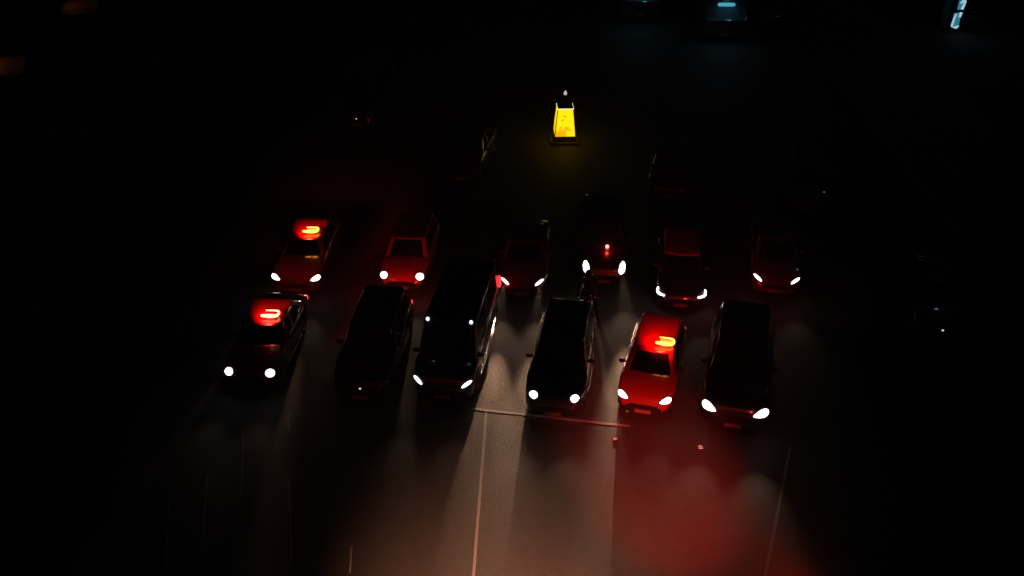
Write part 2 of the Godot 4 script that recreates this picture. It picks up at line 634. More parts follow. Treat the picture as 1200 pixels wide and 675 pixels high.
func ring(z0: float, z1: float, w: float, rc: float, bow: float) -> Array:
	var out := []
	for i in 8:
		var x := lerpf(w - rc, -(w - rc), i / 8.0)
		out.append(Vector2(x, z1 - bow + bow * (1.0 - pow(x / (w - rc), 2.0))))
	for i in 3:
		var a := PI / 2 + PI / 2 * i / 3.0
		out.append(Vector2(-(w - rc) + rc * cos(a), z1 - bow - rc + rc * sin(a)))
	for i in 12:
		out.append(Vector2(-w, lerpf(z1 - bow - rc, z0 + rc, i / 12.0)))
	for i in 3:
		var a := PI + PI / 2 * i / 3.0
		out.append(Vector2(-(w - rc) + rc * cos(a), z0 + rc + rc * sin(a)))
	for i in 8:
		out.append(Vector2(lerpf(-(w - rc), w - rc, i / 8.0), z0))
	for i in 3:
		var a := -PI / 2 + PI / 2 * i / 3.0
		out.append(Vector2(w - rc + rc * cos(a), z0 + rc + rc * sin(a)))
	for i in 12:
		out.append(Vector2(w, lerpf(z0 + rc, z1 - bow - rc, i / 12.0)))
	for i in 3:
		var a := PI / 2 * i / 3.0
		out.append(Vector2(w - rc + rc * cos(a), z1 - bow - rc + rc * sin(a)))
	return out

func wheel_meshes(r: float) -> Array:
	var key := "wheel%.2f" % r
	if shell_cache.has(key):
		return shell_cache[key]
	var ax := Basis(Vector3.FORWARD, PI / 2)
	var ty := lathe([Vector2(r * 0.66, -0.09), Vector2(r * 0.9, -0.1), Vector2(r * 0.985, -0.075), Vector2(r, -0.03), Vector2(r, 0.03), Vector2(r * 0.985, 0.075), Vector2(r * 0.9, 0.1), Vector2(r * 0.66, 0.09), Vector2(r * 0.66, -0.09)], 28, ax)
	var st := new_st()
	add_lathe(st, [Vector2(r * 0.57, -0.06), Vector2(r * 0.66, -0.085), Vector2(r * 0.66, 0.085), Vector2(r * 0.57, 0.06)], 28, ax)
	add_lathe(st, [Vector2(0.0, 0.07), Vector2(r * 0.15, 0.065), Vector2(r * 0.2, 0.03), Vector2(r * 0.2, -0.03), Vector2(r * 0.15, -0.065), Vector2(0, -0.07)], 14, ax)
	for k in 5:
		var b := Basis(Vector3.RIGHT, TAU * k / 5.0)
		add_cbox(st, b * Vector3(0, r * 0.4, 0), Vector3(0.1, r * 0.5, r * 0.17), 0.012, b)
	shell_cache[key] = [ty, flat(st)]
	return shell_cache[key]

func blob(outline: Array, basis: Basis, dome: float, flip: float) -> ArrayMesh:
	# a domed lens over a closed outline, in a plane given by basis.x / basis.y
	var st := new_st()
	var c := Vector2.ZERO
	for p in outline:
		c += p
	c /= outline.size()
	var rings := [1.0, 0.85, 0.55, 0.0]
	var hs := [-0.03, 0.45 * dome, 0.85 * dome, dome]
	for i in 3:
		for k in outline.size():
			var q := []
			for e in [[i, k], [i + 1, k], [i + 1, k + 1], [i, k + 1]]:
				var p: Vector2 = c.lerp(outline[e[1] % outline.size()], rings[e[0]])
				q.append(basis * Vector3(p.x * flip, p.y, hs[e[0]]))
			quad(st, q[0], q[1], q[2], q[3])
	return soft(st)

func outline_of(kind: String) -> Array:
	# x grows towards the outside of the car
	var out := []
	match kind:
		"round":
			for k in 16:
				out.append(Vector2(cos(TAU * k / 16) * 0.15, sin(TAU * k / 16) * 0.135))
		"drop":
			for k in 18:
				var a := TAU * k / 18
				var e := 0.5 + 0.5 * cos(a)
				out.append(Vector2(cos(a) * 0.19, sin(a) * (0.05 + 0.085 * e) + 0.05 * cos(a)))
		"tall":
			for k in 18:
				var a := TAU * k / 18
				var e := 0.5 + 0.5 * sin(a)
				out.append(Vector2(cos(a) * (0.13 - 0.05 * e) + 0.06 * sin(a), sin(a) * 0.19))
		"slim":
			for k in 18:
				var a := TAU * k / 18
				out.append(Vector2(cos(a) * 0.18, sin(a) * 0.06 + 0.09 * cos(a)))
	return out

# look: style, paint, lamp outline, lit strength, extras
func build_car(called: String, label: String, category: String, group: String, L2: Array, look: Dictionary) -> Node3D:
	var s: Dictionary = STYLES[look.style].duplicate(true)
	var key: String = look.style
	if look.has("size"):
		for k in look.size:
			s[k] = look.size[k]
		key += str(look.size)
	var sh := car_shell(key if key != "van" else "van", s)
	# place the car so that its lamps stand where the photograph shows them
	var pa := px(L2[0], L2[1], s.hl)
	var pb := px(L2[2], L2[3], s.hl)
	var d := pb - pa
	var yaw: float = -atan2(d.z, d.x)
	if look.has("yaw"):
		yaw = deg_to_rad(-look.yaw)
	var lx: float = minf(d.length() * 0.5, s.W * 0.5 - 0.17)
	var lz := lens_spot(s, lx)
	var fwd := Vector3(sin(yaw), 0, cos(yaw))
	var mid := (pa + pb) * 0.5
	mid.y = 0
	var car := thing(called, label, category, mid - fwd * lz, yaw, group)
	var pm := paint(look.paint, look.color)
	var body := part("body", sh.body, pm, car)
	part("front_bumper", sh.nose, trim() if look.get("bumper", false) else pm, car)
	part("rear_bumper", sh.tail, pm, car)
	part("hood", sh.hood, pm, car)
	if sh.has("trunk_lid"):
		part("trunk_lid", sh.trunk_lid, pm, car)
	for k in ["fl", "fr", "rl", "rr"]:
		part("bumper_corner", sh[k], trim() if look.get("bumper", false) else pm, car)
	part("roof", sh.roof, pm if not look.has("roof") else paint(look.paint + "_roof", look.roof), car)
	part("cabin_frame", sh.frame, pm, car)
	part("windshield", sh.windshield, glass(), car)
	part("rear_window", sh.rear_window, glass(), car)
	for k in ["wl0", "wl1", "wr0", "wr1"]:
		part("side_window", sh[k], glass(), car)
	part("door_pillar", sh.pl, trim(), car)
	part("door_pillar", sh.pr, trim(), car)
	for k in ["dl0", "dl1", "dr0", "dr1"]:
		if not sh.has(k):
			continue
		var dr := part("door", sh[k], pm, car)
		var sx := -1.0 if k[1] == "l" else 1.0
		var ht: float = (s.zb1 + s.wr) * 0.5 + (0.03 if k[2] == "0" else -0.0)
		if k[2] == "1":
			ht = s.wr + 0.1
		part("handle", cbox(Vector3(0.03, 0.025, 0.17), 0.01, Vector3(sx * (s.W * 0.5 * 0.985 + 0.008), s.H * s.belt - 0.11, ht * s.L)), pm, dr)
	# bright sill strips along the flanks
	for sx in [-1.0, 1.0]:
		var sz0: float = s.wr * s.L + s.wheel + 0.09
		var sz1: float = s.wf * s.L - s.wheel - 0.09
		var sill := []
		for k in 9:
			var u := k / 8.0
			sill.append(Vector3(sx * (s.W * 0.5 * 0.975 + 0.004 + 0.02 * sin(PI * u)), 0.27 + 0.03 * sin(u * 9.0) * float(look.has("sill")), lerpf(sz0, sz1, u)))
		part("sill_strip", tube(sill, [0.02, 0.05, 0.055, 0.03, 0.035, 0.022, 0.03, 0.026, 0.012] if look.has("sill") else [0.02], 8), chrome() if look.get("bright", false) else trim(), car)
		if look.has("sill"):
			part("rub_strip", tube([Vector3(sx * (s.W * 0.5 + 0.006), 0.62, sz0 - 0.1), Vector3(sx * (s.W * 0.5 + 0.012), 0.6, 0.0), Vector3(sx * (s.W * 0.5 + 0.004), 0.58, sz1)], [0.014, 0.022, 0.01], 8), chrome(), car)
			part("wheel_arch_trim", tube(arch(sx, s), [0.02], 6), chrome(), car)
		part("belt_strip", tube([Vector3(sx * (s.W * 0.5 * 0.925), s.H * curve(s.deck, s.zb0 + 0.06) + 0.004, (s.zb0 + 0.06) * s.L), Vector3(sx * (s.W * 0.5 * 0.925), s.H * curve(s.deck, 0.0) + 0.004, 0.0), Vector3(sx * (s.W * 0.5 * 0.925), s.H * curve(s.deck, s.zb1 - 0.06) + 0.004, (s.zb1 - 0.06) * s.L)], [0.012], 6), chrome() if look.get("bright", false) else trim(), car)
	# underside
	part("underbody", cbox(Vector3(s.W * 0.8, 0.16, s.L * 0.9), 0.03, Vector3(0, 0.3, 0)), trim(), car)
	# wheels
	var wm := wheel_meshes(s.wheel)
	for wz in [s.wf, s.wr]:
		for sx in [-1.0, 1.0]:
			var w := Node3D.new()
			w.name = "wheel"
			car.add_child(w, true)
			w.position = Vector3(sx * (s.W * 0.5 - 0.13), s.wheel, wz * s.L)
			part("tyre", wm[0], rubber(), w)
			part("rim", wm[1], alloy(), w)
	# mirrors
	for sx in [-1.0, 1.0]:
		var mz: float = s.zb1 * s.L - 0.42
		var my: float = s.H * s.belt + 0.1
		var st := new_st()
		var prof := []
		for i in 7:
			var a := PI * i / 6.0
			prof.append(Vector2(sin(a) * 0.09, -cos(a) * 0.115))
		add_lathe(st, prof, 10, Basis(Vector3.FORWARD, PI / 2).scaled(Vector3(1, 0.85, 0.62)))
		var mr := part("side_mirror", soft(st), pm if not look.get("dark_mirror", true) else trim(), car, Vector3(sx * (s.W * 0.5 + 0.03), my, mz))
		part("mirror_arm", tube([Vector3(-sx * 0.2, -0.06, 0), Vector3(-sx * 0.06, -0.02, 0)], [0.025, 0.02], 6), trim(), mr)
		part("mirror_glass", cbox(Vector3(0.17, 0.1, 0.006), 0.002, Vector3(0, 0, -0.055)), chrome(), mr)
	# grille, plate, wipers
	var gz: float = s.L * 0.5 + 0.004
	var gr := part("grille", cbox(Vector3(s.W * 0.5, 0.15, 0.03), 0.01, Vector3(0, 0.47, gz)), trim(), car)
	for k in 4:
		part("slat", cbox(Vector3(s.W * 0.48, 0.012, 0.014), 0.004, Vector3(0, 0.42 + 0.035 * k, gz + 0.02)), chrome() if look.get("bright", false) else trim(), gr)
	part("number_plate", cbox(Vector3(0.48, 0.13, 0.014), 0.004, Vector3(0, 0.32, gz + 0.022)), mat("plate", Color(0.2, 0.2, 0.18), 0.5), car)
	var wy: float = s.H * curve(s.deck, s.zb1)
	for sx in [-0.1, 0.42]:
		var z0: float = s.zb1 * s.L - 0.01
		part("wiper", tube([Vector3(sx, wy + 0.035, z0), Vector3(sx - 0.22, wy + 0.085, z0 - 0.03), Vector3(sx - 0.42, wy + 0.1, z0 - 0.06)], [0.012, 0.01, 0.006], 6), chrome() if look.get("wiper_glint", false) else trim(), car)
	# tail lamps
	var brake: float = look.get("brake", 0.0)
	var tail_m: StandardMaterial3D = glow("tail_on", Color(1, 0.03, 0.04), 2.2) if brake > 0 else mat("tail_lens", Color(0.28, 0.01, 0.01), 0.15, 0.0, 1.0)
	for sx in [-1.0, 1.0]:
		var tp := Vector3(sx * s.W * 0.36, s.H * 0.52, -s.L * 0.5 + 0.03)
		if look.style == "van":
			tp = Vector3(sx * (s.W * 0.455), 1.2, -s.L * 0.5 + 0.1)
			part("tail_lamp", cbox(Vector3(0.13, 0.42, 0.12), 0.03, tp), tail_m, car)
		else:
			part("tail_lamp", cbox(Vector3(0.3, 0.2, 0.09), 0.03, tp), tail_m, car)
		if brake > 0:
			spot(car, "brake_light", tp + Vector3(0, 0, -0.1), tp + Vector3(0, 0.12, -1.1), Color(1, 0.02, 0.025).linear_to_srgb(), brake, 75.0, 0.8, 0.09)
	# headlamps
	var lit: float = look.get("lit", 1.0)
	var kind: String = look.lamp
	var lamp_size: float = look.get("lamp_size", 1.0)
	var lamp_c: Color = look.get("lamp_color", Color(1.0, 0.97, 0.94))
	var lens_m: StandardMaterial3D = glow("headlamp%.2f" % lit, lamp_c, 5.0 * lit) if lit > 0 else mat("lens_off", Color(0.08, 0.08, 0.085), 0.08, 0.3)
	for sx in [-1.0, 1.0]:
		var n := Vector3(sx * 0.28, 0.55, 0.8).normalized()
		var bx := Vector3.UP.cross(n).normalized()
		var by := n.cross(bx).normalized()
		var b := Basis(bx, by, n)
		var at := Vector3(sx * lx, s.hl, lz + 0.01)
		var bezel := part("headlight", blob(big(outline_of("drop" if kind == "drl_l" else kind), 1.18 * lamp_size), b, 0.012, sx), trim(), car, at)
		var lens: MeshInstance3D
		if kind == "drl_l":
			var st := new_st()
			var pl := [Vector2(0.17, 0.15), Vector2(0.17, 0.06), Vector2(0.145, -0.03), Vector2(0.08, -0.075), Vector2(-0.12, -0.1)]
			var pts := []
			for p in pl:
				pts.append(b * Vector3(p.x * sx, p.y, 0.04))
			add_tube(st, pts, [0.022, 0.04, 0.042, 0.04, 0.026], 8)
			lens = part("lamp_lens", soft(st), lens_m, bezel)
		else:
			lens = part("lamp_lens", blob(big(outline_of(kind), lamp_size), b, 0.045, sx), lens_m, bezel, n * 0.016)
		if lit > 0 and look.get("beam", 1.0) > 0:
			var from := at + Vector3(sx * 0.02, 0.02, 0.2)
			spot(car, "headlight_beam", from, from + Vector3(sx * 0.03, -0.12, 1.0), Color(1.0, 0.66, 0.42).linear_to_srgb(), 7.0 * look.get("beam", 1.0), 25.0, 1.0, 0.05)
			if look.has("far_beam"):
				spot(car, "headlight_far_beam", from, from + Vector3(0, -0.06, 1.0), Color(1.0, 0.56, 0.34).linear_to_srgb(), look.far_beam * 1.1, 10.0, 1.0, 0.03)
	var zr: float = s.zt1 * s.L
	if look.has("roof_lamp"):
		roof_lamp(car, Vector3(look.get("dx", 0.1), s.H - 0.005, zr - 0.36), look.roof_lamp)
	if look.has("dash_lamp"):
		var dp := Vector3(0.12, s.H * curve(s.deck, s.zb1) + 0.05, s.zb1 * s.L + 0.1)
		var prof := []
		for i in 7:
			prof.append(Vector2(sin(PI * i / 6.0) * 0.07, -cos(PI * i / 6.0) * 0.07))
		part("dash_lamp", lathe(prof, 12), glow("dash_red", Color(1, 0.25, 0.22), 3.0), car, dp)
		omni(car, "dash_light", dp + Vector3(0, 0.16, 0.12), Color(1, 0.02, 0.02).linear_to_srgb(), 0.12, 0.05)
	if look.has("markers"):
		for sx in [-1.0, 1.0]:
			var prof := []
			for i in 7:
				prof.append(Vector2(sin(PI * i / 6.0) * 0.055, -cos(PI * i / 6.0) * 0.055))
			part("marker_lamp", lathe(prof, 12), glow("marker_white", Color(0.95, 0.97, 1), 2.2), car, Vector3(sx * 0.67, s.H - 0.0, zr - 0.1))
	if look.has("plate_lamp"):
		part("number_plate_lamp", cbox(Vector3(0.06, 0.05, 0.05), 0.012, Vector3(0.02, 0.62, gz - 0.02)), glow("marker_small", Color(0.9, 0.92, 0.95), 0.8), car)
	return car

func arch(sx: float, s: Dictionary) -> Array:
	var out := []
	for k in 9:
		var a := PI * k / 8.0
		out.append(Vector3(sx * s.W * 0.5 * (0.965 if k in [0, 8] else 0.985), s.wheel + sin(a) * (s.wheel + 0.06), s.wf * s.L + cos(a) * (s.wheel + 0.06)))
	return out

func big(o: Array, k: float) -> Array:
	var c := []
	for p in o:
		c.append(p * k)
	return c

func roof_lamp(car: Node3D, at: Vector3, spec: Dictionary) -> void:
	var base := part("roof_lamp", cbox(Vector3(0.4, 0.07, 0.1), 0.02, at + Vector3(0.04, 0.025, -0.01)), trim(), car)
	var st := new_st()
	var pts := []
	pts.append(at + Vector3(-0.26, 0.11, 0.15))
	pts.append(at + Vector3(0.0, 0.11, 0.16))
	pts.append(at + Vector3(0.17, 0.11, 0.145))
	for i in 5:
		var a := -PI / 2 + PI * (i + 0.5) / 5.0
		pts.append(at + Vector3(0.2 + 0.07 * cos(a), 0.11, -0.005 - 0.15 * sin(a)))
	pts.append(at + Vector3(0.1, 0.11, -0.17))
	pts.append(at + Vector3(-0.18, 0.11, -0.16))
	add_tube(st, pts, [0.04, 0.066, 0.06, 0.05, 0.045, 0.04, 0.037, 0.034, 0.028, 0.02], 8)
	part("neon_tube", soft(st), glow("neon_" + spec.key, spec.color, spec.glow), base)
	if spec.get("fill", false):
		part("glow_panel_lamp", cbox(Vector3(0.36, 0.03, 0.22), 0.01, at + Vector3(0.03, 0.075, -0.01)), glow("neon_fill", Color(1, 0.32, 0.02), 1.6), base)
	spot(car, "roof_lamp_light", at + Vector3(-0.05, 0.34, 0.34), at + Vector3(-0.05, 0, 0.34 - spec.get("back", 0.3)), Color(1.0, 0.012, 0.006).linear_to_srgb(), spec.e, spec.get("spread", 46.0), 0.5, 0.14)

func build_queue() -> void:
	var dark := Color(0.012, 0.012, 0.014)
	var g := "cars waiting in the queue with headlights on"
	var neon := {"key": "a", "color": Color(1, 0.42, 0.22), "glow": 3.2, "e": 19.0}
	var neon2 := {"key": "b", "color": Color(1, 0.46, 0.06), "glow": 3.0, "e": 19.0, "fill": true}
	build_car("red_taxi", "dark red saloon with bright curved red roof lamp, side strip glinting, first in its lane", "car", g, [268, 436, 317, 436], {"style": "sedan", "paint": "maroon", "color": Color(0.08, 0.006, 0.006), "lamp": "round", "bright": true, "roof_lamp": neon, "beam": 0.06, "yaw": 4.0, "brake": 0.12, "dx": 0.2})
	build_car("black_car", "black unlit car at the stop line between the maroon saloon and the long blue van", "car", "", [396, 446, 447, 449], {"style": "suv", "paint": "black", "color": dark, "lamp": "drop", "lit": 0.0, "plate_lamp": true, "brake": 1.2})
	build_car("blue_van", "long dark blue van with two white marker lamps on its roof edge", "van", g, [490, 445, 547, 450], {"style": "van", "paint": "navy", "color": Color(0.012, 0.016, 0.05), "lamp": "slim", "lit": 0.7, "beam": 0.1, "bright": true, "sill": true, "markers": true, "brake": 0.2})
	build_car("dark_suv", "dark tall car with round white headlights between the blue van and red hatchback", "car", g, [625, 463, 674, 467], {"style": "suv", "paint": "charcoal", "color": Color(0.014, 0.014, 0.02), "lamp": "round", "beam": 0.28, "bright": true, "yaw": 9.0})
	build_car("red_hatchback", "red hatchback with yellow-red lamp glowing on its roof at the stop line", "car", g, [730, 463, 780, 469], {"style": "hatch", "paint": "red", "color": Color(0.3, 0.012, 0.014), "lamp": "drop", "roof_lamp": {"key": "b", "color": Color(1, 0.46, 0.06), "glow": 3.0, "e": 8.0, "spread": 58.0, "back": 0.25, "fill": true}, "beam": 0.16, "yaw": 15.0, "brake": 0.3, "dx": 0.3, "bumper": true})
	build_car("big_black_suv", "large black car with big pear-shaped headlights beside the red hatchback", "car", g, [831, 476, 892, 485], {"style": "suv", "paint": "black", "color": dark, "lamp": "drop", "beam": 0.35, "wiper_glint": true, "lamp_size": 1.28, "brake": 0.6, "size": {"W": 1.98, "H": 1.86, "L": 4.8}})
	build_car("roof_lamp_car", "dark car with blazing orange-red roof lamp directly behind the maroon saloon", "car", g, [323, 326, 370, 325], {"style": "sedan", "paint": "maroon", "color": Color(0.08, 0.006, 0.006), "lamp": "drop", "roof_lamp": neon2, "beam": 0.1, "far_beam": 8.0, "yaw": 3.0, "dx": 0.18})
	build_car("red_hatchback", "red hatchback with dark windscreen behind the black unlit car, no roof lamp", "car", g, [450, 322, 492, 324], {"style": "hatch", "paint": "red_bright", "color": Color(0.45, 0.016, 0.02), "lamp": "round", "beam": 0.2, "far_beam": 5.0, "wiper_glint": true, "bumper": true})
	build_car("maroon_car", "maroon car half hidden behind the long blue van's rear corner", "car", g, [592, 329, 632, 331], {"style": "sedan", "paint": "wine", "color": Color(0.09, 0.015, 0.012), "lamp": "slim", "lit": 0.7, "beam": 0.4, "far_beam": 80.0, "bright": true, "yaw": 4.0})
	build_car("dark_hatchback", "dark car with small red lamp below its windscreen behind the motorcycle", "car", g, [687, 313, 729, 313], {"style": "suv", "paint": "plum", "color": Color(0.03, 0.01, 0.014), "lamp": "tall", "dash_lamp": true, "beam": 0.4, "far_beam": 120.0, "lamp_size": 1.25, "yaw": 3.0})
	build_car("red_roof_car", "dark car with red roof and hooked white running lights behind red hatchback", "car", g, [776, 342, 821, 345], {"style": "hatch", "paint": "ink", "color": Color(0.015, 0.012, 0.03), "roof": Color(0.5, 0.015, 0.012), "lamp": "drl_l", "beam": 0.1})  # the roof gets its own red, the body stays dark
	build_car("crimson_car", "crimson saloon with slanted white headlights behind the large black car", "car", g, [888, 325, 932, 329], {"style": "sedan", "paint": "crimson", "color": Color(0.09, 0.005, 0.011), "lamp": "slim", "beam": 0.06})

func build_far_cars() -> void:
	var dark := Color(0.02, 0.02, 0.024)
	var g := "unlit cars standing in the dark beyond the queue"
	build_car("parked_car", "unlit dark car beyond the queue, left of the glowing yellow lantern", "car", g, [520, 196, 556, 199], {"style": "sedan", "paint": "grey", "color": Color(0.06, 0.06, 0.065), "lamp": "drop", "lit": 0.0})
	build_car("parked_car", "unlit dark red car behind the one with the small red lamp", "car", g, [768, 216, 800, 218], {"style": "hatch", "paint": "oxblood2", "color": Color(0.03, 0.006, 0.006), "lamp": "slim", "lit": 0.0})
	build_car("parked_car", "unlit red car standing alone behind the crimson saloon", "car", g, [930, 232, 963, 235], {"style": "hatch", "paint": "oxblood", "color": Color(0.06, 0.006, 0.008), "lamp": "slim", "lit": 0.0})
	build_car("parked_car", "black car with one tiny white lamp, alone beside the kerb", "car", g, [1080, 379, 1128, 384], {"style": "sedan", "paint": "black2", "color": dark, "lamp": "drop", "lit": 0.0, "plate_lamp": true})
	build_car("parked_van", "unlit dark van with two pinpoint marker lamps beyond the queue", "van", g, [401, 134, 433, 135], {"style": "van", "paint": "black2", "color": dark, "lamp": "slim", "lit": 0.0, "plate_lamp": true})

# ------------------------------------------------------------------ motorcycle and rider between the dark cars
func field(p: Vector3, bones: Array) -> float:
	var d := 1e3
	for b in bones:
		var a: Vector3 = b[0]
		var ab: Vector3 = b[1] - a
		var t := clampf((p - a).dot(ab) / maxf(ab.length_squared(), 1e-6), 0, 1)
		var e := p.distance_to(a + ab * t) - lerpf(b[2], b[3], t)
		var k := 0.035
		var h := clampf(0.5 + 0.5 * (d - e) / k, 0, 1)
		d = lerpf(d, e, h) - k * h * (1.0 - h)
	return d

func surface_net(st: SurfaceTool, bones: Array, cell: float) -> void:
	var lo := Vector3.ONE * 1e3
	var hi := -lo
	for b in bones:
		for e in [0, 1]:
			var r: float = b[2 + e] + 3.0 * cell
			lo = lo.min(b[e] - Vector3.ONE * r)
			hi = hi.max(b[e] + Vector3.ONE * r)
	var n := Vector3i(((hi - lo) / cell).ceil()) + Vector3i.ONE
	var f := PackedFloat32Array()
	f.resize(n.x * n.y * n.z)
	for z in n.z:
		for y in n.y:
			for x in n.x:
				f[x + n.x * (y + n.y * z)] = field(lo + Vector3(x, y, z) * cell, bones)
	var vert := {}
	var sx := 1
	var sy := n.x
	var sz := n.x * n.y
	for z in n.z - 1:
		for y in n.y - 1:
			for x in n.x - 1:
				var i := x + n.x * (y + n.y * z)
				var sum := Vector3.ZERO
				var cnt := 0
				for e in [[0, 1, 0, 0, 0, 1, 0, 0], [0, 0, 1, 0, 1, 1, 1, 0], [0, 0, 0, 1, 1, 0, 1, 1], [0, 0, 1, 1, 1, 1, 1, 1], [0, 0, 0, 0, 0, 1, 0, 0], [1, 0, 0, 1, 1, 0, 0, 0], [0, 1, 0, 1, 1, 0, 0, 0], [0, 0, 0, 0, 0, 0, 1, 0], [1, 0, 0, 1, 0, 1, 0, 0], [0, 0, 1, 0, 1, 1, 0, 0], [1, 1, 0, 1, 1, 1, 0, 0], [0, 0, 0, 0, 0, 0, 0, 0]]:
					pass
				for a in 3:
					var u := (a + 1) % 3
					var w := (a + 2) % 3
					for q in 4:
						var c0 := Vector3i.ZERO
						c0[u] = q & 1
						c0[w] = q >> 1
						var c1 := c0
						c1[a] = 1
						var f0 := f[i + c0.x * sx + c0.y * sy + c0.z * sz]
						var f1 := f[i + c1.x * sx + c1.y * sy + c1.z * sz]
						if (f0 < 0) != (f1 < 0):
							sum += Vector3(c0).lerp(Vector3(c1), f0 / (f0 - f1))
							cnt += 1
				if cnt > 0:
					vert[i] = lo + (Vector3(x, y, z) + sum / cnt) * cell
	for z in range(1, n.z - 1):
		for y in range(1, n.y - 1):
			for x in range(1, n.x - 1):
				var i := x + n.x * (y + n.y * z)
				for a in [[sx, sy, sz], [sy, sz, sx], [sz, sx, sy]]:
					var f0 := f[i]
					var f1 := f[i + a[0]]
					if (f0 < 0) != (f1 < 0):
						var q := [vert[i - a[1] - a[2]], vert[i - a[2]], vert[i], vert[i - a[1]]]
						if f0 < 0:
							quad(st, q[0], q[1], q[2], q[3])
						else:
							quad(st, q[3], q[2], q[1], q[0])

func build_motorcycle() -> void:
	var at := px(688, 371)
	var turn := deg_to_rad(-5)
	var m := thing("motorcycle", "dark motorcycle squeezed behind the dark tall car with round headlights", "motorcycle", at, turn)
	var steel := chrome()
	for z in [-0.66, 0.64]:
		var w := Node3D.new()
		w.name = "wheel"
		m.add_child(w, true)
		w.position = Vector3(0, 0.3, z)
		var ax := Basis(Vector3.FORWARD, PI / 2)
		part("tyre", lathe([Vector2(0.23, -0.04), Vector2(0.28, -0.05), Vector2(0.3, 0), Vector2(0.28, 0.05), Vector2(0.23, 0.04), Vector2(0.23, -0.04)], 26, ax), rubber(), w)
		var st := new_st()
		add_lathe(st, [Vector2(0.21, -0.03), Vector2(0.235, -0.03), Vector2(0.235, 0.03), Vector2(0.21, 0.03), Vector2(0.21, -0.03)], 26, ax)
		for k in 6:
			var b := Basis(Vector3.RIGHT, TAU * k / 6.0)
			add_cbox(st, b * Vector3(0, 0.11, 0), Vector3(0.03, 0.21, 0.025), 0.006, b)
		part("rim", flat(st), alloy(), w)
	var pb := paint("bike", Color(0.015, 0.015, 0.018))
	var eng := new_st()
	add_cbox(eng, Vector3(0, 0.42, 0.02), Vector3(0.26, 0.3, 0.36), 0.04)
	add_cbox(eng, Vector3(0, 0.36, -0.2), Vector3(0.2, 0.18, 0.3), 0.04)
	part("engine", flat(eng), alloy(), m)
	part("fuel_tank", tube([Vector3(0, 0.78, -0.1), Vector3(0, 0.82, 0.02), Vector3(0, 0.84, 0.2), Vector3(0, 0.8, 0.36)], [0.06, 0.13, 0.15, 0.07], 12), pb, m)
	part("seat", tube([Vector3(0, 0.8, -0.78), Vector3(0, 0.76, -0.5), Vector3(0, 0.74, -0.2), Vector3(0, 0.76, -0.02)], [0.07, 0.11, 0.11, 0.07], 10), rubber(), m)
	part("frame", tube([Vector3(0, 0.75, 0.42), Vector3(0, 0.62, 0.1), Vector3(0, 0.6, -0.4), Vector3(0, 0.66, -0.75)], [0.03], 8), trim(), m)
	for sx in [-0.09, 0.09]:
		part("fork_leg", tube([Vector3(sx, 0.3, 0.64), Vector3(sx, 0.95, 0.4)], [0.025, 0.03], 8), steel, m)
		part("swing_arm", tube([Vector3(sx, 0.32, -0.66), Vector3(sx, 0.38, -0.1)], [0.022], 8), trim(), m)
	part("handlebar", tube([Vector3(-0.38, 0.99, 0.26), Vector3(-0.24, 1.03, 0.36), Vector3(0, 0.99, 0.4), Vector3(0.24, 1.03, 0.36), Vector3(0.38, 0.99, 0.26)], [0.014], 8), steel, m)
	var prof := []
	for i in 7:
		prof.append(Vector2(sin(PI * i / 6.0) * 0.09, -cos(PI * i / 6.0) * 0.09))
	part("headlight", lathe(prof, 14), mat("lens_off", Color(0.08, 0.08, 0.085), 0.08, 0.3), m, Vector3(0, 0.88, 0.52))
	part("parking_lamp", cbox(Vector3(0.07, 0.05, 0.04), 0.012, Vector3(-0.05, 0.72, 0.6)), glow("marker_small", Color(0.9, 0.92, 0.95), 0.8), m)
	part("exhaust", tube([Vector3(0.14, 0.3, 0.1), Vector3(0.16, 0.28, -0.3), Vector3(0.17, 0.36, -0.85)], [0.025, 0.03, 0.045], 8), steel, m)
	part("front_mudguard", tube([Vector3(0, 0.55, 0.42), Vector3(0, 0.63, 0.56), Vector3(0, 0.62, 0.72), Vector3(0, 0.53, 0.86)], [0.05, 0.065, 0.065, 0.04], 8), pb, m)
	# the rider: one continuous body in dark clothes, feet down, helmet on
	var r := thing("person", "rider in dark clothes and black helmet sitting on the motorcycle", "person", at, turn)
	var bones := [
		[Vector3(0, 0.92, -0.3), Vector3(0, 1.12, -0.25), 0.15, 0.14], [Vector3(0, 1.12, -0.25), Vector3(0, 1.34, -0.16), 0.14, 0.15],
		[Vector3(-0.17, 1.4, -0.14), Vector3(0.17, 1.4, -0.14), 0.085, 0.085], [Vector3(0, 1.42, -0.13), Vector3(0, 1.56, -0.08), 0.06, 0.055]]
	for sx in [-1.0, 1.0]:
		bones.append([Vector3(sx * 0.2, 1.4, -0.13), Vector3(sx * 0.33, 1.16, -0.02), 0.066, 0.052])
		bones.append([Vector3(sx * 0.33, 1.16, -0.02), Vector3(sx * 0.35, 1.04, 0.2), 0.05, 0.036])
		bones.append([Vector3(sx * 0.11, 0.9, -0.28), Vector3(sx * 0.25, 0.68, 0.08), 0.1, 0.075])
		bones.append([Vector3(sx * 0.25, 0.68, 0.08), Vector3(sx * 0.31, 0.13, -0.06), 0.07, 0.048])
		bones.append([Vector3(sx * 0.31, 0.075, -0.08), Vector3(sx * 0.34, 0.055, 0.12), 0.052, 0.042])
		bones.append([Vector3(sx * 0.35, 1.035, 0.2), Vector3(sx * 0.345, 1.02, 0.25), 0.036, 0.04])
	var st := new_st()
	surface_net(st, bones, 0.026)
